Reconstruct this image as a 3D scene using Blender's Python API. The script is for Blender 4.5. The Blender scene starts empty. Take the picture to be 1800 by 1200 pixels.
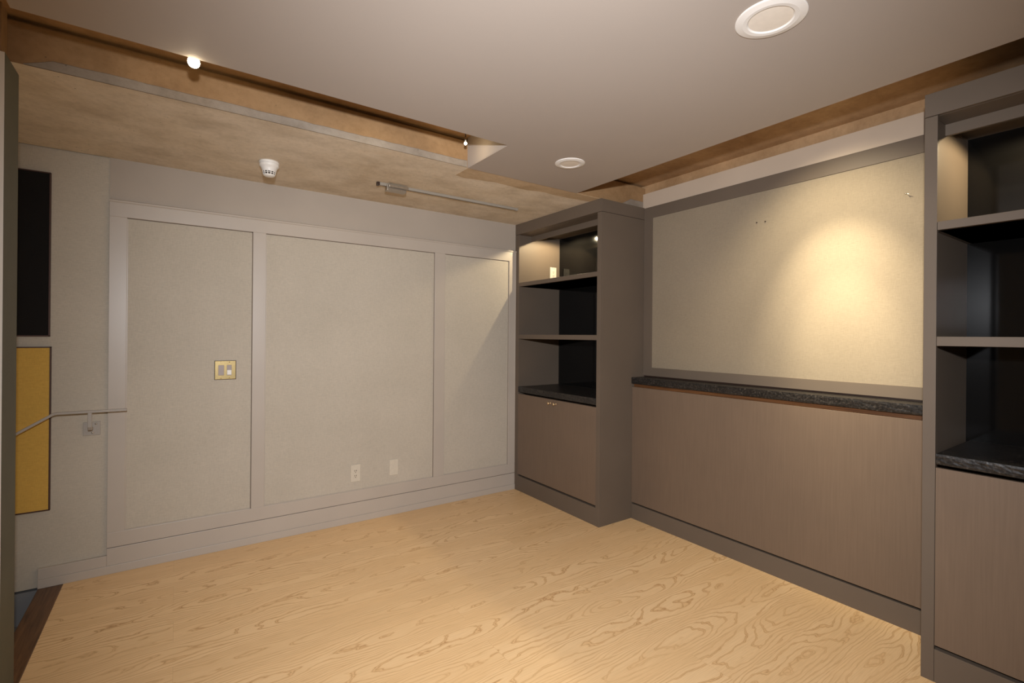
import bpy, bmesh, math, random
from mathutils import Matrix, Vector
random.seed(4)
S = bpy.context.scene
COL = S.collection
PI = math.pi

# ------------------------------------------------------------------ measures (metres)
ZS = 2.346          # soffit of the beam and underside of the dropped ceiling
ZSLAB = 2.52        # concrete slab above
XF = 2.4846         # fronts of the two bookcases
XN = 2.820          # front of the low cabinet in the niche
XW = 2.943          # framed board / plaster on the right wall
YB = -1.045         # front face of the concrete beam
Y1 = -1.0614        # exposed side of the far bookcase
Y2 = -2.8792        # exposed side of the near bookcase
YE = -1.468         # edge of the dropped ceiling (slot in front of the beam)
XE = 2.260          # right edge of the dropped ceiling
XNOTCH = 1.405

# ------------------------------------------------------------------ materials
def rgb(r, g, b):
    def f(c):
        c /= 255.0
        return c / 12.92 if c <= 0.04045 else ((c + 0.055) / 1.055) ** 2.4
    return (f(r), f(g), f(b), 1.0)

class NT:
    def __init__(s, name):
        s.m = bpy.data.materials.new(name); s.m.use_nodes = True
        s.t = s.m.node_tree; s.n = s.t.nodes; s.l = s.t.links
        s.b = s.n['Principled BSDF']
    def new(s, typ, **kw):
        nd = s.n.new(typ)
        for k, v in kw.items():
            if k in nd.inputs: nd.inputs[k].default_value = v
            else: setattr(nd, k, v)
        return nd
    def link(s, a, b): s.l.new(a, b)
    def coords(s, scale=(1, 1, 1)):
        tc = s.new('ShaderNodeTexCoord'); mp = s.new('ShaderNodeMapping')
        mp.inputs['Scale'].default_value = scale
        s.link(tc.outputs['Object'], mp.inputs['Vector'])
        return mp.outputs['Vector']
    def noise(s, vec, scale, detail=4, rough=.55, dist=0):
        nd = s.new('ShaderNodeTexNoise')
        nd.inputs['Scale'].default_value = scale; nd.inputs['Detail'].default_value = detail
        nd.inputs['Roughness'].default_value = rough; nd.inputs['Distortion'].default_value = dist
        s.link(vec, nd.inputs['Vector'])
        return nd.outputs['Fac']
    def ramp(s, fac, stops, interp='LINEAR'):
        nd = s.new('ShaderNodeValToRGB'); cr = nd.color_ramp; cr.interpolation = interp
        while len(cr.elements) < len(stops): cr.elements.new(.5)
        for e, (p, c) in zip(cr.elements, stops):
            e.position = p; e.color = c if len(c) == 4 else (*c, 1)
        s.link(fac, nd.inputs['Fac'])
        return nd.outputs['Color']
    def mix(s, a, b, fac=.5, mode='MIX'):
        nd = s.new('ShaderNodeMix', data_type='RGBA', blend_type=mode)
        for sock, v in ((nd.inputs[0], fac), (nd.inputs[6], a), (nd.inputs[7], b)):
            if hasattr(v, 'is_linked'): s.link(v, sock)
            else: sock.default_value = v
        return nd.outputs[2]
    def math(s, op, a, b=0.0):
        nd = s.new('ShaderNodeMath', operation=op)
        for sock, v in ((nd.inputs[0], a), (nd.inputs[1], b)):
            if hasattr(v, 'is_linked'): s.link(v, sock)
            else: sock.default_value = v
        return nd.outputs[0]
    def bump(s, h, strength=.1, dist=.002):
        nd = s.new('ShaderNodeBump'); nd.inputs['Strength'].default_value = strength
        nd.inputs['Distance'].default_value = dist
        s.link(h, nd.inputs['Height']); s.link(nd.outputs[0], s.b.inputs['Normal'])
    def base(s, c):
        if hasattr(c, 'is_linked'): s.link(c, s.b.inputs['Base Color'])
        else: s.b.inputs['Base Color'].default_value = c
    def set(s, rough=.5, metal=0, spec=.5):
        s.b.inputs['Roughness'].default_value = rough
        s.b.inputs['Metallic'].default_value = metal
        s.b.inputs['Specular IOR Level'].default_value = spec
        return s.m

def scl(c, k): return (c[0]*k, c[1]*k, c[2]*k, 1)

def paint(name, c, rough=.45, var=.05, spec=.4, scale=3.0):
    t = NT(name); v = t.coords()
    n = t.noise(v, scale, 3)
    t.base(t.ramp(n, [(.3, scl(c, 1-var)), (.7, scl(c, 1+var))]))
    t.bump(t.noise(v, 220, 2), .05, .0006)
    return t.set(rough, 0, spec)

def linen(name, c, axis='y', rough=.9):
    """woven cloth: fine slubs along both thread directions"""
    t = NT(name)
    a = t.coords((45, 45, 850)); b = t.coords((850, 850, 45)); lo = t.coords()
    n1 = t.noise(a, 1.0, 3); n2 = t.noise(b, 1.0, 3); n3 = t.noise(lo, 2.2, 3)
    w = t.math('ADD', t.math('MULTIPLY', n1, .55), t.math('MULTIPLY', n2, .45))
    col = t.ramp(w, [(.34, scl(c, .84)), (.5, c), (.66, scl(c, 1.13))])
    t.base(t.mix(col, t.ramp(n3, [(.3, (.95, .95, .94)), (.7, (1.04, 1.04, 1.04))]), .8, 'MULTIPLY'))
    t.bump(w, .12, .0006)
    return t.set(rough, 0, .2)

def concrete(name, c1, c2, c3, patch=False):
    t = NT(name); v = t.coords()
    n1 = t.noise(v, 1.4, 6, .62, .5); n2 = t.noise(t.coords((3, 4.2, 4.2)), 1.2, 6, .66); n3 = t.noise(v, 38, 4, .7)
    base = t.ramp(n1, [(.32, c1), (.5, c2), (.7, c3)])
    base = t.mix(base, t.ramp(n2, [(.3, (.70, .66, .61)), (.55, (1, 1, 1)), (.75, (1.10, 1.09, 1.08))]), .7, 'MULTIPLY')
    base = t.mix(base, t.ramp(n3, [(.3, (.84, .83, .81)), (.55, (1, 1, 1))]), .7, 'MULTIPLY')
    # small dark blow holes
    vor = t.new('ShaderNodeTexVoronoi'); vor.inputs['Scale'].default_value = 26; t.link(v, vor.inputs['Vector'])
    holes = t.math('MULTIPLY', t.math('LESS_THAN', vor.outputs['Distance'], .085), t.math('GREATER_THAN', n2, .56))
    base = t.mix(base, (.11, .085, .06, 1), t.math('MULTIPLY', holes, .6))
    t.base(base)
    t.bump(t.math('ADD', n2, t.math('MULTIPLY', n3, .5)), .25, .004)
    return t.set(.75, 0, .3)

def granite(name):
    t = NT(name); v = t.coords()
    n1 = t.noise(v, 90, 5, .75); n2 = t.noise(v, 16, 4, .6)
    base = t.ramp(n1, [(.38, rgb(20, 19, 18)), (.54, rgb(44, 40, 37)), (.64, rgb(74, 68, 62)), (.78, rgb(118, 110, 100))])
    base = t.mix(base, t.ramp(n2, [(.35, (.55, .52, .5)), (.65, (1.05, 1.02, 1))]), .8, 'MULTIPLY')
    t.base(base); t.bump(t.noise(v, 45, 5, .7), .2, .004)
    return t.set(.38, 0, .4)

def wood_floor(name):
    t = NT(name); tc = t.new('ShaderNodeTexCoord')
    br = t.new('ShaderNodeTexBrick'); br.offset = .37; br.squash = 1
    br.inputs['Scale'].default_value = 1.0
    br.inputs['Brick Width'].default_value = 1.83; br.inputs['Row Height'].default_value = .19
    br.inputs['Mortar Size'].default_value = .0007; br.inputs['Mortar Smooth'].default_value = .2
    br.inputs['Color1'].default_value = (0, 0, 0, 1); br.inputs['Color2'].default_value = (1, 1, 1, 1)
    br.inputs['Mortar'].default_value = (.5, .5, .5, 1)
    t.link(tc.outputs['Object'], br.inputs['Vector'])
    # every board takes its own cut of the grain: arches along its middle, straight lines at its sides
    off = t.new('ShaderNodeVectorMath', operation='MULTIPLY'); off.inputs[1].default_value = (37, 53, 11)
    t.link(br.outputs['Color'], off.inputs[0])
    def shifted(scale):
        mp = t.new('ShaderNodeMapping'); mp.inputs['Scale'].default_value = scale
        t.link(tc.outputs['Object'], mp.inputs['Vector'])
        ad = t.new('ShaderNodeVectorMath', operation='ADD')
        t.link(mp.outputs[0], ad.inputs[0]); t.link(off.outputs[0], ad.inputs[1])
        return ad.outputs[0]
    sep = t.new('ShaderNodeSeparateXYZ'); t.link(tc.outputs['Object'], sep.inputs[0])
    v = t.math('SUBTRACT', t.math('FRACT', t.math('DIVIDE', sep.outputs['Y'], .19)), .5)
    vv = t.math('MULTIPLY', t.math('MULTIPLY', v, v), 1.7)
    n_a = t.noise(shifted((1.5, 5.0, 1)), 1.0, 2.0, .45)
    n_b = t.noise(shifted((9.0, 26.0, 1)), 1.0, 2.0, .5)
    fld = t.math('ADD', t.math('ADD', vv, t.math('MULTIPLY', n_a, 1.25)), t.math('MULTIPLY', n_b, .13))
    rings = t.math('SINE', t.math('MULTIPLY', fld, 62.0))
    broad_v = shifted((1.2, 5.5, 1))
    fine = t.noise(t.coords((9, 240, 1)), 1.0, 3, .6)
    broad = t.noise(broad_v, 1.0, 3)
    c_l, c_m, c_d = rgb(240, 203, 153), rgb(230, 190, 138), rgb(186, 138, 88)
    col = t.ramp(rings, [(.0, c_l), (.45, c_l), (.75, c_m), (.92, c_d), (1.0, c_m)])
    soft = t.mix(c_m, col, t.ramp(broad, [(.36, (.2, .2, .2)), (.62, (.9, .9, .9))]))
    soft = t.mix(soft, t.ramp(fine, [(.3, (.88, .86, .83)), (.6, (1.03, 1.03, 1.03))]), .75, 'MULTIPLY')
    tint = t.ramp(br.outputs['Color'], [(0, (.975, .972, .965)), (1, (1.02, 1.02, 1.02))])
    soft = t.mix(soft, tint, .9, 'MULTIPLY')
    soft = t.mix(soft, rgb(176, 130, 84), t.math('MULTIPLY', br.outputs['Fac'], .3))
    t.base(soft)
    t.bump(t.math('ADD', t.math('MULTIPLY', fine, .6), t.math('MULTIPLY', rings, .12)), .08, .001)
    return t.set(.42, 0, .4)

def dark_wood(name, c1, c2):
    t = NT(name); n = t.noise(t.coords((60, 3, 60)), 1.0, 5, .65, 1.0)
    t.base(t.ramp(n, [(.3, c1), (.7, c2)])); t.bump(n, .1, .001)
    return t.set(.45, 0, .4)

def metal(name, c, rough=.35):
    t = NT(name); n = t.noise(t.coords((40, 40, 40)), 3, 3)
    t.base(t.ramp(n, [(.3, scl(c, .92)), (.7, scl(c, 1.06))]))
    return t.set(rough, 1.0, .5)

def plastic(name, c, rough=.4):
    t = NT(name); n = t.noise(t.coords(), 60, 2)
    t.base(t.ramp(n, [(.3, scl(c, .97)), (.7, scl(c, 1.03))]))
    return t.set(rough, 0, .5)

def glow(name, c, strength):
    t = NT(name); t.base(c)
    t.b.inputs['Emission Color'].default_value = c
    t.b.inputs['Emission Strength'].default_value = strength
    return t.set(.3)

M = {}
M['trim'] = paint('grey_satin_paint', rgb(184, 173, 160), .36, .03, .5)
M['upper'] = paint('grey_wall_paint', rgb(175, 163, 149), .6, .03, .3)
M['linen'] = linen('grey_linen', rgb(188, 178, 162))
M['board'] = linen('cream_linen', rgb(144, 130, 110))
M['cab'] = paint('taupe_cabinet_lacquer', rgb(103, 90, 77), .55, .04, .3)
def door_mat():
    t = NT('taupe_door_veneer'); n = t.noise(t.coords((160, 160, 5)), 1.0, 4, .6); lo = t.noise(t.coords(), 3, 3)
    c = rgb(113, 95, 79)
    a = t.ramp(n, [(.3, scl(c, .93)), (.7, scl(c, 1.06))])
    t.base(t.mix(a, t.ramp(lo, [(.3, (.95, .95, .95)), (.7, (1.04, 1.03, 1.02))]), .8, 'MULTIPLY'))
    t.bump(n, .06, .0006)
    return t.set(.42, 0, .4)
M['door'] = door_mat()
M['ceil'] = paint('taupe_ceiling_paint', rgb(172, 160, 149), .7, .025, .25, 1.2)
M['white'] = paint('white_paint', rgb(228, 222, 214), .5, .02, .4)
M['cream'] = paint('cream_wall_paint', rgb(232, 224, 212), .7, .02, .3)
M['green'] = paint('grey_green_paint', rgb(92, 92, 80), .6, .06, .3, 8)
M['conc'] = concrete('raw_brown_concrete', rgb(152, 118, 82), rgb(176, 142, 104), rgb(192, 160, 122))
M['face'] = concrete('dark_brown_concrete', rgb(126, 98, 68), rgb(152, 120, 84), rgb(170, 138, 100))
M['light'] = concrete('light_cement_concrete', rgb(206, 186, 158), rgb(222, 206, 182), rgb(232, 218, 198))
M['patch'] = concrete('darker_concrete', rgb(168, 142, 108), rgb(194, 168, 134), rgb(208, 184, 152))
M['skim'] = concrete('grey_skim_plaster', rgb(126, 114, 100), rgb(146, 134, 120), rgb(170, 160, 146))
M['plaster'] = paint('smooth_grey_plaster', rgb(190, 172, 152), .7, .06, .3, 2)
M['granite'] = granite('rough_edged_granite')
M['floor'] = wood_floor('light_oak_boards')
M['nosing'] = dark_wood('dark_stained_nosing', rgb(74, 50, 32), rgb(124, 88, 58))
M['cleat'] = dark_wood('red_brown_cleat', rgb(80, 48, 24), rgb(124, 80, 44))
M['skirt'] = paint('blue_grey_stair_paint', rgb(128, 128, 128), .5, .05, .4)
M['black'] = linen('black_cloth', rgb(26, 24, 23))
M['yellow'] = linen('ochre_cloth', rgb(206, 164, 80))
M['edge'] = paint('dark_brown_edge', rgb(70, 44, 34), .5)
M['rail'] = paint('grey_rail_lacquer', rgb(170, 162, 152), .35, .03, .5)
M['brass'] = metal('aged_brass', rgb(142, 124, 86), .38)
M['brightbrass'] = metal('polished_brass', rgb(232, 206, 168), .22)
M['greyplastic'] = plastic('grey_brown_plastic', rgb(158, 144, 136))
M['whiteplastic'] = plastic('white_plastic', rgb(234, 230, 222))
M['ivory'] = plastic('ivory_plastic', rgb(206, 196, 178))
M['diff'] = plastic('beige_diffuser', rgb(230, 219, 204))
M['gap'] = paint('gap_shade_tone', rgb(128, 113, 98), .7)  # shade of the panel reveals put into the colour
M['slot'] = plastic('dark_slot', rgb(40, 28, 24))
M['alu'] = metal('brushed_aluminium', rgb(190, 182, 170), .4)
M['trackgrey'] = paint('grey_track_lacquer', rgb(150, 142, 130), .4)
M['dark'] = plastic('dark_brown_plastic', rgb(50, 34, 26))
def blackglass():
    t = NT('black_back_glass'); n = t.noise(t.coords(), 4, 2)
    t.base(t.ramp(n, [(.3, rgb(12, 11, 10)), (.7, rgb(16, 15, 14))]))
    return t.set(.09, 0, .34)
M['glass'] = blackglass()
M['bulb'] = glow('halogen_glow', (1.0, .84, .58, 1), 30)
M['bulb_dim'] = glow('halogen_glow_turned_away', (1.0, .84, .6, 1), 14)
M['puck'] = glow('puck_glow', (1.0, .86, .62, 1), 14)

# ------------------------------------------------------------------ mesh helpers
def box(bm, x0, x1, y0, y1, z0, z1):
    x0, x1 = min(x0, x1), max(x0, x1); y0, y1 = min(y0, y1), max(y0, y1); z0, z1 = min(z0, z1), max(z0, z1)
    v = [bm.verts.new(p) for p in ((x0,y0,z0),(x1,y0,z0),(x1,y1,z0),(x0,y1,z0),(x0,y0,z1),(x1,y0,z1),(x1,y1,z1),(x0,y1,z1))]
    for f in ((3,2,1,0),(4,5,6,7),(0,1,5,4),(1,2,6,5),(2,3,7,6),(3,0,4,7)):
        bm.faces.new([v[i] for i in f])
    return bm

def boxes(*bs):
    bm = bmesh.new()
    for b in bs: box(bm, *b)
    return bm

def prism(bm, pts, z0, z1):
    """extrude a plan outline (counter-clockwise) from z0 to z1"""
    lo = [bm.verts.new((x, y, z0)) for x, y in pts]; hi = [bm.verts.new((x, y, z1)) for x, y in pts]
    bm.faces.new(lo[::-1]); bm.faces.new(hi)
    n = len(pts)
    for i in range(n):
        j = (i+1) % n; bm.faces.new((lo[i], lo[j], hi[j], hi[i]))
    return bm

def lathe(bm, prof, c, axis='z', n=40, smooth=True):
    """revolve (radius, height) pairs about an axis through c"""
    def P(r, h, a):
        u, w = r*math.cos(a), r*math.sin(a)
        q = {'z': (u, w, h), 'x': (h, u, w), 'y': (u, h, w)}[axis]
        return (c[0]+q[0], c[1]+q[1], c[2]+q[2])
    rows = []
    for r, h in prof:
        if r < 1e-6: rows.append([bm.verts.new(P(0, h, 0))])
        else: rows.append([bm.verts.new(P(r, h, 2*PI*i/n)) for i in range(n)])
    for a, b in zip(rows, rows[1:]):
        for i in range(n):
            j = (i+1) % n
            if len(a) == 1 and len(b) == 1: continue
            if len(a) == 1: f = bm.faces.new((a[0], b[i], b[j]))
            elif len(b) == 1: f = bm.faces.new((a[i], b[0], a[j]))
            else: f = bm.faces.new((a[i], b[i], b[j], a[j]))
            f.smooth = smooth
    bmesh.ops.recalc_face_normals(bm, faces=bm.faces)
    return bm

def bar(bm, pts, w, h):
    """flat bar of section w x h swept through points in an x-z plane"""
    up = []
    n = len(pts)
    rings = []
    for i, p in enumerate(pts):
        p = Vector(p)
        d = Vector((0, 0, 0))
        if i > 0: d += (p - Vector(pts[i-1])).normalized()
        if i < n-1: d += (Vector(pts[i+1]) - p).normalized()
        d.normalize()
        s = Vector((0, 1, 0)); s = (s - d*s.dot(d))
        if s.length < .1: s = Vector((1, 0, 0))
        s.normalize(); u = s.cross(d).normalized()
        rings.append([bm.verts.new(p + s*(a*w/2) + u*(b*h/2)) for a, b in ((-1,-1),(1,-1),(1,1),(-1,1))])
    for a, b in zip(rings, rings[1:]):
        for i in range(4):
            j = (i+1) % 4; bm.faces.new((a[i], a[j], b[j], b[i]))
    bm.faces.new(rings[0][::-1]); bm.faces.new(rings[-1])
    bmesh.ops.recalc_face_normals(bm, faces=bm.faces)
    return bm

def obj(name, bm, mat, parent=None, bevel=0.0, seg=2):
    me = bpy.data.meshes.new(name); bm.normal_update(); bm.to_mesh(me); bm.free()
    me.materials.append(mat)
    o = bpy.data.objects.new(name, me); COL.objects.link(o)
    if parent is not None:
        o.parent = parent
        w = Vector((0, 0, 0)); q = parent
        while q is not None: w += q.location; q = q.parent
        o.location = -w
    if bevel:
        md = o.modifiers.new('bevel', 'BEVEL'); md.width = bevel; md.segments = seg
        md.limit_method = 'ANGLE'; md.angle_limit = math.radians(40); md.harden_normals = False
    return o

def tag(o, label, cat, group=None):
    o['label'] = label; o['category'] = cat
    if group: o['group'] = group
    return o

def thing(name, loc, label, cat, group=None):
    o = bpy.data.objects.new(name, None); COL.objects.link(o); o.location = loc
    o.empty_display_size = .05
    return tag(o, label, cat, group)

def struct(name, bm, mat, label, bevel=0.0, parent=None):
    o = obj(name, bm, mat, parent, bevel); o['kind'] = 'structure'; o['label'] = label; o['category'] = name.split('_')[0]
    return o

def part(o, label): o['label'] = label; return o

# ------------------------------------------------------------------ the room
XL, YF = -1.75, -5.4     # left end of the stairwell, wall behind the photographer
YS = -.93                # stairwell side of the dividing wall
XS = -.592               # top edge of the stairs

bm = bmesh.new()
prism(bm, [(XL, YF), (3.1, YF), (3.1, .02), (-.49, .02), (-.49, YS), (XL, YS)], -.12, 0)
struct('floor', bm, M['floor'], 'light oak board floor')

struct('wall_back', boxes((-.311, 3.1, 0, .16, 0, 2.6), (XL, -.311, .012, .16, 0, 2.6)), M['upper'], 'grey wall behind the framed panels')
obj_l = struct('trim_1', boxes((XL, -.311, 0.006, .02, -.0, ZS)), M['linen'], 'grey linen covering of the wall at the top of the stairs')
struct('wall_right', boxes((2.972, 3.12, YF, .16, 0, 2.6)), M['conc'], 'concrete wall behind the built-in cabinets')
struct('wall_front', boxes((XL, 3.12, YF-.15, YF, 0, 2.6)), M['cream'], 'cream wall behind the photographer')
struct('wall_left', boxes((XL-.15, XL, YF, .16, -1.1, 2.6)), M['cream'], 'cream wall at the far left')

# dividing wall beside the stairs: cream towards the room, its end painted grey green
def stairwall():
    bm = bmesh.new()
    prism(bm, [(XL, -1.118), (-.503, -1.118), (-.503, YS), (XL, YS)], 0, ZS)
    o = struct('wall_stairs', bm, M['cream'], 'cream wall between room and stairs with grey green end')
    o.data.materials.append(M['green'])
    for f in o.data.polygons:
        if f.normal.x > .9: f.material_index = 1
    return o
stairwall()
struct('wall_stairs_upper', boxes((XL, -.512, -1.118, YB-.002, ZS, ZSLAB)), M['face'], 'brown concrete above the wall beside the stairs')

# ceilings
struct('ceiling_slab', boxes((XL, 3.12, YF-.1, .16, ZSLAB, ZSLAB+.16)), M['conc'], 'raw concrete slab above the dropped ceiling')
bm = bmesh.new()
box(bm, XL, 2.972, YB, 0, ZS, 2.499); box(bm, XL, 2.972, YB+.035, 0, 2.4985, ZSLAB)
o = struct('ceiling_beam', bm, M['light'], 'wide concrete beam with a pale underside and a brown face along the panelled wall')
o.data.materials.append(M['face'])
for f in o.data.polygons:
    if f.normal.z > -.5: f.material_index = 1
bm = bmesh.new()
prism(bm, [(-.42, YF), (XE, YF), (XE, YB-.003), (XNOTCH, YB-.003), (XNOTCH, YE), (-.42, YE)], ZS-.004, ZS+.03)
struct('ceiling', bm, M['ceil'], 'dropped taupe plaster ceiling')
# end of the slot: white board in front of a concrete rib
bm = boxes((XNOTCH-.001, XNOTCH+.012, YE, YB-.0005, ZS+.0005, ZSLAB-.001))
struct('trim_2', bm, M['ceil'], 'pale board closing the end of the ceiling slot')
struct('ceiling_rib', boxes((XNOTCH+.0125, XNOTCH+.25, YE, YB, ZS+.03, ZSLAB)), M['conc'], 'concrete rib at the end of the ceiling slot')
# grey skim strip along the lower edge of the beam face, broken at its ends
def skim_strip(x0, x1, zt, name, label):
    bm = bmesh.new(); n = max(4, int((x1-x0)/.04)); rows = []
    for i in range(n+1):
        x = x0+(x1-x0)*i/n
        e = min(1, (x-x0)/.1+.15)
        z = ZS + (zt-ZS)*e + random.uniform(-.002, .002)
        rows.append([bm.verts.new(p) for p in ((x, YB-.0035, ZS+.0005), (x, YB-.0035, z-.003), (x, YB, z), (x, YB, ZS+.0005))])
    for a, b in zip(rows, rows[1:]):
        for i in range(3): bm.faces.new((a[i], b[i], b[i+1], a[i+1]))
    bmesh.ops.recalc_face_normals(bm, faces=bm.faces)
    return struct(name, bm, M['skim'], label)
skim_strip(-.47, 1.40, 2.386, 'trim_3', 'grey plaster strip along the lower edge of the beam')
skim_strip(2.72, 2.942, 2.395, 'trim_4', 'grey plaster patch on the beam above the far bookcase')
# darker-toned area on the soffit between slot end and bookcase
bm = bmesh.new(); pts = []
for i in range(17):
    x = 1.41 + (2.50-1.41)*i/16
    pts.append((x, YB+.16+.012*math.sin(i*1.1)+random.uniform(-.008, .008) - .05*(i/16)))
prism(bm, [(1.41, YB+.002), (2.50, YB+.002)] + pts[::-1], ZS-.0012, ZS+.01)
struct('trim_5', bm, M['patch'], 'darker area on the beam underside')

# panelling of the back wall (rails and stiles, cap moulding, baseboard)
FP = -.014
zt, zb = 2.016, .230
st = [(-.311, -.232), (.4075, .483), (1.695, 1.786), (2.411, XF+.004)]
bm = bmesh.new()
for a, b in st: box(bm, a, b, FP, .0, zb, zt)
box(bm, -.311, XF+.004, FP, .0, zt, 2.098); box(bm, -.311, XF+.004, FP, .0, .147, zb)
struct('trim_6', bm, M['trim'], 'grey painted rails and stiles framing the wall panels', .0015)
bm = bmesh.new(); prof = [(0, 2.096), (-.016, 2.096), (-.020, 2.101), (-.020, 2.108), (-.012, 2.113), (0, 2.114)]
ra = [bm.verts.new((-.311, y, z)) for y, z in prof]; rb = [bm.verts.new((XF+.004, y, z)) for y, z in prof]
for i in range(len(prof)-1): bm.faces.new((ra[i], rb[i], rb[i+1], ra[i+1]))
bm.faces.new(ra); bm.faces.new(rb[::-1]); bmesh.ops.recalc_face_normals(bm, faces=bm.faces)
struct('trim_7', bm, M['trim'], 'thin grey cap moulding above the wall panels')
bm = boxes((-.311, XF+.004, -.014, 0, .046, .1435), (-.592, XF+.004, -.018, 0.012, 0, .046), (-.592, -.311, -.014, .012, .046, .104))
struct('baseboard_back', bm, M['trim'], 'tall grey baseboard under the wall panels', .0015)

# fabric panels set in the frame
for x0, x1, lab in ((-.232, .4075, 'grey linen wall panel with the brass switch plate, above the handrail end'),
                    (.483, 1.695, 'wide grey linen wall panel with the power socket low down'),
                    (1.786, 2.411, 'grey linen wall panel next to the far bookcase, with no plates on it')):
    r = thing('fabric_wall_panel', ((x0+x1)/2, -.003, zb), lab, 'wall panel', 'linen panels of the back wall')
    g = .0045
    obj('linen_cover', boxes((x0+g, x1-g, -.0065, -.0005, zb+g, zt-g)), M['linen'], r, .001)
    obj('painted_gap_shade', boxes((x1-g, x1, -.0012, 0, zb, zt), (x0, x1, -.0012, 0, zt-g, zt)), M['gap'], r)  # shade line painted along the top and right of each panel
    obj('edge_bead', boxes((x0, x0+g, -.0055, 0, zb, zt-g), (x0, x1-g, -.0085, 0, zb, zb+g)), M['trim'], r)

# stairs going down to the left behind the dividing wall
struct('trim_8', boxes((XS, -.49, YS, -.018, -.04, .0005)), M['nosing'], 'dark stained wooden nosing at the top of the stairs', .004)
bm = bmesh.new()
for k in range(4):
    x1 = XS+.03 - .27*k if k else XS+.03
    box(bm, XS-.27*(k+1), XS-.27*k+.03, YS+.001, .012, -.18*(k+1)-.2, -.18*(k+1))
struct('stairs', bm, M['skirt'], 'grey steps leading down to the left')
bm = bmesh.new()
pts = [(XS, -.012), (XL, -.012), (XL, -1.0), (XS, -.3)]
a = [bm.verts.new((x, .004, z)) for x, z in pts]; b = [bm.verts.new((x, .16, z)) for x, z in pts]
bm.faces.new(a); bm.faces.new(b[::-1])
for i in range(4): bm.faces.new((a[i], b[i], b[(i+1) % 4], a[(i+1) % 4]))
bmesh.ops.recalc_face_normals(bm, faces=bm.faces)
struct('baseboard_stairs', bm, M['skirt'], 'blue grey painted skirting below the linen wall at the stairs')
struct('wall_stairwell', boxes((XL, XS, YS, .16, -1.25, -1.1)), M['skirt'], 'landing at the foot of the stairs')

# plaster and frame line of the right wall
struct('trim_9', boxes((XW+.002, 2.973, -2.752, YB-.002, 2.340, 2.450)), M['plaster'], 'smooth grey plaster band above the framed board')

# ------------------------------------------------------------------ framed fabric board on the right wall
r = thing('framed_fabric_board', (XW+.01, (Y1+Y2)/2, 1.066), 'large cream linen board in a taupe frame, lit by a spotlight above the granite ledge', 'wall board')
za, zbb = 1.128, 2.255; ya, yb = -1.140, -2.802
obj('linen_panel', boxes((XW+.006, XW+.026, yb-.004, ya+.004, za-.004, zbb+.004)), M['board'], r)
fr = boxes((XW, XW+.026, ya, Y1-.001, 1.066, 2.339), (XW, XW+.026, Y2+.001, yb, 1.066, 2.339),
           (XW, XW+.026, yb, ya, 1.066, za), (XW, XW+.026, yb, ya, zbb, 2.339))
obj('frame', fr, M['cab'], r, .001)
obj('gap_shade_strip', boxes((XW+.012, XW+.026, Y2+.002, Y1-.002, 1.0565, 1.066)), M['dark'], r)  # dark strip standing in for the shade in the gap above the ledge
for y, z, l, lab in ((-2.688, 2.069, .022, 'bent bright nail in the lit linen board near the near bookcase'),
                     (-1.939, 2.070, .008, 'tiny dark nail in the linen board, left one of a close pair'),
                     (-1.992, 2.067, .009, 'tiny dark nail in the linen board, right one of a close pair')):
    bm = bmesh.new()
    lathe(bm, [(0, .006), (.0015, .006), (.0015, -l+.003), (.0036, -l+.003), (.0036, -l), (0, -l)], (XW+.006, y, z), 'x', 12)
    if l > .02: bar(bm, [(XW-.012, y, z), (XW-.013, y-.012, z-.004)], .003, .003)
    tag(obj('nail', bm, M['alu'] if l > .02 else M['dark']), lab, 'nail', 'nails in the linen board')

# ------------------------------------------------------------------ low cabinet of the niche and its granite ledge
r = thing('niche_cabinet', (2.88, (Y1+Y2)/2, 0), 'long low taupe cabinet front in the niche under the granite ledge', 'cabinet')
a, b = Y2+.0015, Y1-.0015
obj('plinth', boxes((XN, XN+.02, a, b, 0, .111)), M['cab'], r, .001)
obj('front_panel', boxes((XN, XN+.02, a, b, .1225, .985)), M['door'], r, .0015)
part(obj('cleat', boxes((XN+.022, XN+.05, a, b, .96, 1.0085)), M['cleat'], r), 'red brown wooden cleat under the ledge')
obj('carcass', boxes((XN+.052, 2.97, a, b, 0, 1.0085)), M['cab'], r)

def slab(name, x0, x1, y0, y1, z0, z1, label):
    """stone slab with a rough, hand split front edge"""
    bm = bmesh.new(); n = 60; m = 5
    rows = []
    for i in range(n+1):
        y = y0+(y1-y0)*i/n; col = []
        for j in range(m+1):
            z = z0+(z1-z0)*j/m
            d = random.uniform(-.0010, .0010) if 0 < j < m else random.uniform(0, .001)+.0012
            col.append(bm.verts.new((x0+d, y, z)))
        rows.append(col)
    back = [(bm.verts.new((x1, y0, z0)), bm.verts.new((x1, y0, z1))), (bm.verts.new((x1, y1, z0)), bm.verts.new((x1, y1, z1)))]
    for p, q in zip(rows, rows[1:]):
        for j in range(m): bm.faces.new((p[j], p[j+1], q[j+1], q[j]))
    bm.faces.new([c[-1] for c in rows] + [back[1][1], back[0][1]])
    bm.faces.new([c[0] for c in rows[::-1]] + [back[0][0], back[1][0]])
    bm.faces.new(rows[0] + [back[0][1], back[0][0]]); bm.faces.new(rows[-1][::-1] + [back[1][0], back[1][1]])
    bm.faces.new((back[0][0], back[0][1], back[1][1], back[1][0]))
    bmesh.ops.recalc_face_normals(bm, faces=bm.faces)
    return tag(obj(name, bm, M['granite']), label, 'stone slab', 'granite slabs of the built-ins')
slab('granite_ledge', XN-.008, 2.954, a, b, 1.0095, 1.056, 'dark rough-edged granite ledge on the low niche cabinet under the linen board')

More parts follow.
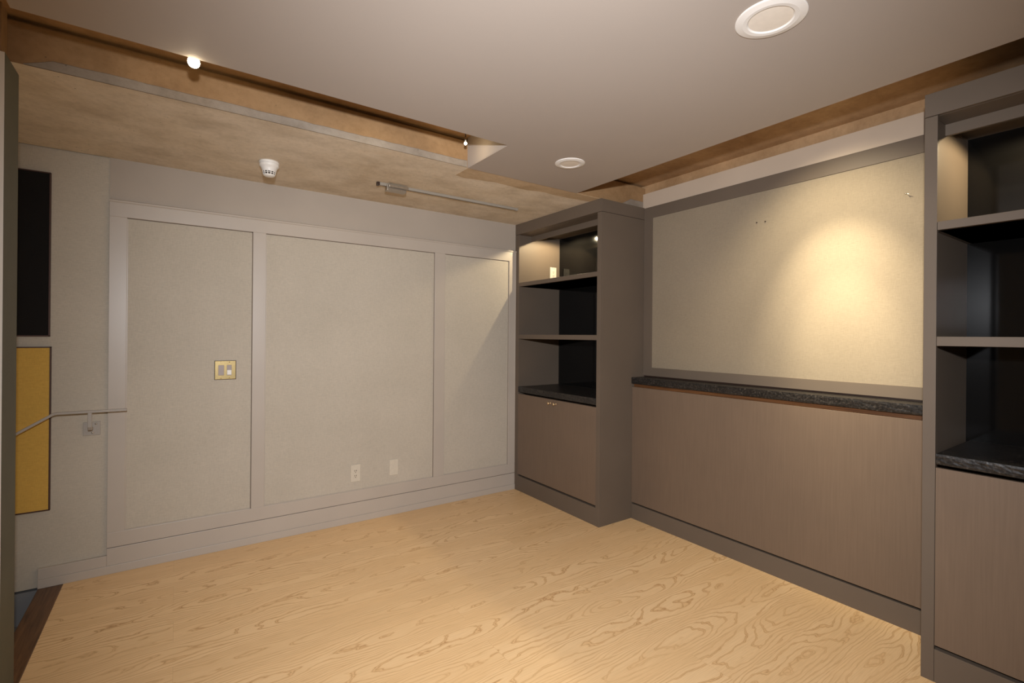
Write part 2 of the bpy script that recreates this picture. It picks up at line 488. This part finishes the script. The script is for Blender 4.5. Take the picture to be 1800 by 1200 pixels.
# ------------------------------------------------------------------ bookcases
XB = 2.960
def bookcase(y0, y1, pl, sl, pr, sr, label, doors_label, side):
    """y0 = left edge seen from the room, y1 = right edge; pl/pr panel thickness, sl/sr stile width"""
    r = thing('bookcase', ((XF+XB)/2, (y0+y1)/2, 0), label, 'bookcase', 'built-in bookcases')
    t = M['cab']
    obj('side_panel', boxes((XF+.02, 2.97, y0-pl, y0, 0, 2.252)), t, r, .001)
    obj('side_panel', boxes((XF+.02, 2.97, y1, y1+pr, 0, 2.252)), t, r, .001)
    obj('stile', boxes((XF, XF+.02, y0-sl, y0, 0, 2.250)), t, r, .001)
    obj('stile', boxes((XF, XF+.02, y1, y1+sr, 0, 2.250)), t, r, .001)
    # crown: fascia round the front and both sides
    bm = boxes((XF-.001, XF+.02, y1-.001, y0, 2.2525, ZS-.002))
    box(bm, XF+.02, 2.97, y1-.001, y1+pr, 2.2545, ZS-.002); box(bm, XF+.02, 2.97, y0-pl, y0, 2.2545, ZS-.002)
    obj('crown_fascia', bm, t, r, .001)
    iy0, iy1 = y0-pl, y1+pr
    bm = boxes((XF+.02, XF+.146, iy1, iy0, 2.252, 2.272), (XF+.160, XB, iy1, iy0, 2.266, 2.286))
    obj('top_panel', bm, t, r)
    obj('valance', boxes((XF+.146, XF+.162, iy1, iy0, 2.206, 2.272)), t, r, .001)
    part(obj('back_panel', boxes((XB, XB+.008, iy1, iy0, .85, 2.286)), M['glass'], r), 'glossy black back panel')
    for z0, z1 in ((1.793, 1.826), (1.333, 1.370)):
        obj('shelf', boxes((XF+.001, XB-.001, y1+sr+.001, y0-sl-.001, z0, z1), (XF+.021, XB-.001, iy1+.001, iy0-.001, z0, z1)), t, r, .001)
    obj('kick_board', boxes((XF+.001, XF+.02, y1+sr+.0005, y0-sl-.0005, 0, .130)), t, r, .001)
    obj('bottom_board', boxes((XF+.0205, XB, iy1, iy0, .10, .128)), t, r)
    obj('top_rail', boxes((XF+.10, XF+.13, iy1, iy0, .80, .864)), t, r)
    ym = ((y0-sl)+(y1+sr))/2
    for ya, yb, yk in ((y0-sl-.001, ym+.0008, ym+.035), (ym-.0008, y1+sr+.001, ym-.033)):
        d = obj('door', boxes((XF+.0015, XF+.021, yb, ya, .1455, .850)), M['door'], r, .001)
        k = bmesh.new()
        lathe(k, [(0, .001), (.009, .001), (.009, -.002), (.0045, -.004), (.0045, -.014), (.009, -.017), (.0122, -.021), (.0112, -.026), (.006, -.029), (0, -.0295)],
              (XF+.0015, yk, .820), 'x', 24)
        kk = obj('knob', k, M['brightbrass']); kk.parent = d
        kk['label'] = 'small polished brass knob'
    return r
bookcase(-.0025, Y1, .042, .054, .022, .036, 'built-in taupe bookcase in the far corner, between the panelled wall and the lit linen board', '', 1)
bookcase(Y2, -3.94, .028, .041, .022, .036, 'built-in taupe bookcase cut off by the right edge of the photo', '', 1)
slab('granite_counter', XF+.001, XB-.002, Y1+.0375, -.0575, .866, .9135, 'dark granite counter above the two doors of the far bookcase')
slab('granite_counter', XF+.001, XB-.002, -3.94+.0375, Y2-.0425, .864, .9050, 'dark granite counter inside the near bookcase at the right edge')

# recessed puck lights in the bookcase tops
PUCK = ((2.755, -.335), (2.755, Y2-.37))
for (x, y), lab in zip(PUCK, ('small lit puck light under the top of the far bookcase', 'small lit puck light under the top of the near bookcase')):
    r = thing('puck_light', (x, y, 2.266), lab, 'cabinet light', 'puck lights in the bookcases')
    bm = bmesh.new(); lathe(bm, [(.034, .0), (.036, -.004), (.030, -.006), (.026, -.003), (.026, .0)], (x, y, 2.266), 'z', 32)
    obj('trim_ring', bm, M['alu'], r)
    bm = bmesh.new(); lathe(bm, [(.026, -.001), (.018, -.0035), (0, -.0045)], (x, y, 2.266), 'z', 24)
    obj('lens', bm, M['puck'], r)

# ------------------------------------------------------------------ wall plates
def outlet(x, y, z, w, h, label, mat, rot=False):
    """duplex socket plate facing -y"""
    r = thing('power_outlet', (x, y, z-h/2), label, 'socket')
    obj('cover_plate', boxes((x-w/2, x+w/2, y-.0075, y, z-h/2, z+h/2)), mat, r, .0015)
    f = obj('receptacle', boxes((x-w*.235, x+w*.235, y-.0086, y-.004, z-h*.29, z+h*.29)), mat, r, .0008)
    for dz in (h*.135, -h*.155):
        bm = boxes((x-w*.11, x-w*.065, y-.0089, y-.006, z+dz-.004, z+dz+.006), (x+w*.055, x+w*.10, y-.0089, y-.006, z+dz-.004, z+dz+.006))
        lathe(bm, [(0, -.0089), (.0028, -.0089), (.0028, -.006), (0, -.006)], (x-.001, y, z+dz-.011), 'y', 14, False)
        obj('plug_slots', bm, M['slot'], r)
    return r
outlet(1.079, -.0065, .356, .070, .122, 'ivory power socket low on the wide linen wall panel', M['ivory'])
outlet(2.880, -.046, 1.936, .072, .118, 'white power socket on the inner side of the far bookcase, top compartment', M['ivory'])
r = thing('blank_plate', (1.368, -.0065, .297), 'blank beige cover plate right of the socket on the wide linen panel', 'cover plate')
obj('cover_plate', boxes((1.334, 1.402, -.0125, -.0065, .297, .414)), M['ivory'], r, .002)
for zz in (.315, .396):
    bm = bmesh.new(); lathe(bm, [(0, -.0132), (.003, -.0132), (.003, -.012), (0, -.012)], (1.368, 0, zz), 'y', 12, False)
    obj('screw', bm, M['ivory'], r)

# brass double switch plate
x0, x1, z0, z1 = .201, .3165, 1.071, 1.188
r = thing('switch_plate', ((x0+x1)/2, -.0065, z0), 'brass double switch plate on the left linen wall panel', 'light switch')
obj('cover_plate', boxes((x0, x1, -.0115, -.0065, z0, z1)), M['brass'], r, .003, 3)
W = x1-x0; Hh = z1-z0
part(obj('gasket', boxes((x0-.0018, x1+.0018, -.0082, -.0064, z0-.0018, z1+.0018)), M['dark'], r), 'dark edge behind the brass plate')
f = obj('dimmer', boxes((x0+W*.165, x0+W*.435, -.0135, -.008, z0+Hh*.22, z0+Hh*.77)), M['greyplastic'], r, .0012)
part(f, 'grey brown dimmer paddle')
f = obj('switch_frame', boxes((x0+W*.565, x0+W*.80, -.0125, -.008, z0+Hh*.21, z0+Hh*.77)), M['greyplastic'], r, .0012)
f = obj('rocker', boxes((x0+W*.575, x0+W*.79, -.0165, -.009, z0+Hh*.245, z0+Hh*.50)), M['whiteplastic'], r, .0015)
part(f, 'white lower half of the rocker')
for fx in (.29, .69):
    for fz in (.065, .925):
        bm = bmesh.new(); lathe(bm, [(0, -.0132), (.0028, -.0128), (.0032, -.0110), (0, -.0110)], (x0+W*fx, 0, z0+Hh*fz), 'y', 14)
        obj('screw', bm, M['brightbrass'], r)

# ------------------------------------------------------------------ coloured wall panels above the stairs
for z0, z1, xr, mt, lab in ((1.336, 2.210, -.553, 'black', 'black cloth panel on the wall above the ochre panel at the stairs'),
                            (.408, 1.281, -.547, 'yellow', 'ochre yellow cloth panel on the wall behind the handrail')):
    r = thing('wall_hanging', (xr-.43, .004, z0), lab, 'wall hanging', 'coloured panels above the stairs')
    obj('cloth_face', boxes((xr-.87, xr-.006, -.012, .004, z0+.006, z1-.006)), M[mt], r)
    obj('edge_strip', boxes((xr-.876, xr-.870, -.014, .005, z0, z1), (xr-.006, xr, -.014, .005, z0, z1),
                            (xr-.876, xr, -.014, .005, z0, z0+.006), (xr-.876, xr, -.014, .005, z1-.006, z1)), M['edge'], r, .001)

# ------------------------------------------------------------------ handrail
r = thing('handrail', (-.38, -.004, .79), 'grey metal handrail on the wall at the top of the stairs', 'handrail')
yr = -.078
pts = [(-.222, yr, .928), (-.515, yr, .930), (-.529, yr, .926), (-.541, yr, .918), (-1.45, yr, .335)]
obj('rail', bar(bmesh.new(), pts, .020, .0135), M['rail'], r, .0025)
obj('bracket_arm', bar(bmesh.new(), [(-.380, yr, .924), (-.380, yr, .848), (-.380, yr+.012, .832), (-.380, .0, .826)], .013, .018), M['rail'], r, .002)
pl = obj('mounting_plate', boxes((-.4165, -.343, -.002, .006, .788, .862)), M['rail'], r, .0015)
for dx, zz in ((.018, .850), (.004, .802)):
    bm = bmesh.new(); lathe(bm, [(0, -.0045), (.004, -.004), (.005, -.002), (0, -.002)], (-.380+dx, 0, zz), 'y', 14)
    s_ = obj('screw', bm, M['alu']); s_.parent = pl

# ------------------------------------------------------------------ things on the ceiling
c = (.4355, -.455, ZS)
r = thing('smoke_detector', c, 'white smoke detector on the concrete beam over the left wall panel', 'smoke detector')
bm = bmesh.new(); lathe(bm, [(0, 0), (.053, 0), (.053, -.010), (.050, -.014), (0, -.014)], c); obj('base', bm, M['whiteplastic'], r)
bm = bmesh.new(); lathe(bm, [(.051, -.014), (.052, -.024), (.049, -.030), (.044, -.034), (.040, -.044), (.036, -.056), (.0355, -.058), (0, -.058)], c)
obj('body', bm, M['whiteplastic'], r)
bm = bmesh.new(); lathe(bm, [(.033, -.056), (.029, -.074), (0, -.074)], c); part(obj('vent_chamber', bm, M['slot'], r), 'dark vent chamber')
bm = bmesh.new()
for k in range(12):
    a = 2*PI*k/12+.13
    for (ra_, za_), (rb_, zb_) in (((.0355, -.0565), (.031, -.0755)),):
        w = .0022
        t = Vector((-math.sin(a), math.cos(a), 0))*w; ra3 = Vector((math.cos(a), math.sin(a), 0))
        P = [Vector(c)+ra3*ra_+t+Vector((0, 0, za_)), Vector(c)+ra3*ra_-t+Vector((0, 0, za_)), Vector(c)+ra3*rb_-t+Vector((0, 0, zb_)), Vector(c)+ra3*rb_+t+Vector((0, 0, zb_))]
        Q = [p - ra3*.003 for p in P]
        vv = [bm.verts.new(p) for p in P+Q]
        for f in ((0,1,2,3), (7,6,5,4), (0,4,5,1), (1,5,6,2), (2,6,7,3), (3,7,4,0)): bm.faces.new([vv[i] for i in f])
lathe(bm, [(.0335, -.0645), (.0345, -.0645), (.034, -.0672), (.033, -.0672)], c)
lathe(bm, [(.0315, -.0745), (.0315, -.0765), (.026, -.082), (.012, -.085), (0, -.0855)], c)
obj('vent_cage', bm, M['whiteplastic'], r)

# lighting track with its feed box
r = thing('ceiling_track', (1.6, -.468, ZS), 'thin grey lighting track with a feed box on the concrete beam near the far bookcase', 'lighting track')
obj('track_rail', boxes((1.075, 2.165, -.478, -.460, ZS-.018, ZS)), M['trackgrey'], r, .0015)
part(obj('track_slot', boxes((1.10, 2.150, -.472, -.466, ZS-.0186, ZS-.015), (1.10, 2.15, -.4600, -.4595, ZS-.012, ZS-.004)), M['dark'], r), 'dark conductor slot')
obj('end_cap', boxes((1.060, 1.078, -.482, -.456, ZS-.022, ZS)), M['dark'], r, .003)
obj('end_cap', boxes((2.160, 2.172, -.480, -.458, ZS-.020, ZS)), M['trackgrey'], r, .002)
obj('feed_box', boxes((1.122, 1.255, -.492, -.446, ZS-.046, ZS-.008)), M['alu'], r, .003)
obj('side_bar', boxes((1.128, 1.262, -.512, -.498, ZS-.028, ZS-.012)), M['alu'], r, .003)

# two round downlights, switched off
for (x, y), rad, lab in (((1.835, -1.462), .0845, 'round white downlight near the corner of the dropped ceiling and the far bookcase'),
                         ((1.497, -2.770), .100, 'round white downlight near the top edge of the photo')):
    r = thing('downlight', (x, y, ZS), lab, 'ceiling light', 'round white downlights')
    k = rad/.0845
    bm = bmesh.new(); lathe(bm, [(.0845*k, -.004), (.0845*k, -.0070), (.0825*k, -.0082), (.066*k, -.0118), (.0560*k, -.0112), (.0525*k, -.0080), (.0525*k, -.004)], (x, y, ZS), 'z', 96, False)
    obj('trim_ring', bm, M['white'], r)
    bm = bmesh.new(); lathe(bm, [(.0524*k, -.0078), (.040*k, -.0084), (0, -.0087)], (x, y, ZS), 'z', 48)
    part(obj('diffuser', bm, M['diff'], r), 'unlit beige diffuser')

# halogen pin lamps hanging in the ceiling slot
LAMPS = ((.047, -1.446, 2.339), (1.285, -1.235, 2.400))
for (x, y, z), big, lab in ((LAMPS[0], True, 'dazzling halogen spot in the ceiling slot above the left wall panel'),
                            (LAMPS[1], False, 'small halogen lamp on a dark stem by the pale end board of the slot')):
    r = thing('halogen_spot', (x, y, ZSLAB), lab, 'spotlight', 'halogen lamps in the ceiling slot')
    bm = bmesh.new(); lathe(bm, [(0, 0), (.016, 0), (.016, -.006), (.005, -.010), (0, -.010)], (x, y, ZSLAB), 'z', 24); obj('canopy', bm, M['dark'], r)
    bm = bmesh.new(); lathe(bm, [(0, 0), (.0028, 0), (.0028, -(ZSLAB-z-.026)), (0, -(ZSLAB-z-.026))], (x, y, ZSLAB-.006), 'z', 12); obj('stem', bm, M['dark'], r)
    q = .0195 if big else .0085
    bm = bmesh.new(); lathe(bm, [(0, .034), (.004, .034), (.005, .022), (q*.8, q*.75), (0, q*.7)], (x, y, z), 'z', 24); obj('socket', bm, M['alu'], r)
    bm = bmesh.new(); lathe(bm, [(q*math.sin(PI*i/10) if 0 < i < 10 else 0, q*math.cos(PI*i/10)) for i in range(11)], (x, y, z), 'z', 24)
    obj('bulb', bm, M['bulb'] if big else M['bulb_dim'], r)

# ------------------------------------------------------------------ lights
def light(name, typ, loc, power, color, aim=None, **kw):
    d = bpy.data.lights.new(name, typ); d.energy = power; d.color = color
    for k, v in kw.items(): setattr(d, k, v)
    o = bpy.data.objects.new(name, d); COL.objects.link(o); o.location = loc
    if aim is not None:
        o.rotation_euler = (Vector(aim)-Vector(loc)).to_track_quat('-Z', 'Y').to_euler()
    return o
WARM = (1.0, .80, .50)
FL = (.98, 1.0, 1.05)
P = dict(direct=345, board=120, slot=3, lamp=.7, puck=24)
# photographer's flash, held above the lens
light('camera_flash', 'SPOT', (.0, -3.56, 1.67), P['direct'], FL, aim=(1.84, -1.3, 1.16), spot_size=math.radians(120), spot_blend=.9, shadow_soft_size=.035)
# ceiling spots
BOARD = (1.0, .89, .64)
LB = (2.335, -2.36, 2.43)
light('board_spot', 'SPOT', LB, P['board'], BOARD, aim=(2.943, -2.42, 1.45), spot_size=math.radians(52), spot_blend=1.0, shadow_soft_size=.025)
light('board_spot_core', 'SPOT', LB, P['board']*.9, BOARD, aim=(2.943, -2.44, 1.22), spot_size=math.radians(33), spot_blend=1.0, shadow_soft_size=.025)
light('board_spill', 'SPOT', LB, P['board']*.42, BOARD, aim=(2.943, -2.42, 1.6), spot_size=math.radians(104), spot_blend=1.0, shadow_soft_size=.025)
light('slot_spot', 'SPOT', (.84, -1.44, 2.40), P['slot'], WARM, aim=(.75, 0, 1.3), spot_size=math.radians(110), spot_blend=1.0, shadow_soft_size=.02)
light('lamp_glow', 'POINT', (LAMPS[0][0], LAMPS[0][1]+.05, LAMPS[0][2]+.01), P['lamp'], WARM, shadow_soft_size=.02)
light('lamp_glow_small', 'POINT', (LAMPS[1][0], LAMPS[1][1], LAMPS[1][2]-.012), P['lamp']*.7, WARM, shadow_soft_size=.008)
for (x, y) in PUCK:
    light('puck_beam', 'SPOT', (x, y, 2.256), P['puck'], (1.0, .82, .52), aim=(x-.01, y, 1.0), spot_size=math.radians(174), spot_blend=.25, shadow_soft_size=.012)

w = bpy.data.worlds.new('world'); S.world = w; w.use_nodes = True
w.node_tree.nodes['Background'].inputs[0].default_value = (.02, .018, .016, 1)
w.node_tree.nodes['Background'].inputs[1].default_value = .3

# ------------------------------------------------------------------ camera
yaw, pitch, roll, f = .6049, .0005, .0081, 855.13
cy, sy, cp, sp = math.cos(yaw), math.sin(yaw), math.cos(pitch), math.sin(pitch)
fw = Vector((sy*cp, cy*cp, sp)); rt = Vector((cy, -sy, 0)); up = rt.cross(fw)
cr, sr = math.cos(roll), math.sin(roll)
r2 = cr*rt + sr*up; u2 = -sr*rt + cr*up
cam = bpy.data.cameras.new('camera'); co = bpy.data.objects.new('camera', cam); COL.objects.link(co)
co.matrix_world = Matrix(((r2.x, u2.x, -fw.x, 0), (r2.y, u2.y, -fw.y, -3.5516), (r2.z, u2.z, -fw.z, 1.36), (0, 0, 0, 1)))
cam.sensor_fit = 'HORIZONTAL'; cam.sensor_width = 36; cam.lens = 36*f/1800
cam.shift_y = (589.4-600)/1800; cam.clip_start = .02
S.camera = co

S.view_settings.view_transform = 'Standard'; S.view_settings.look = 'None'
S.view_settings.gamma = 1; S.view_settings.use_curve_mapping = False
S.view_settings.exposure = 0.0
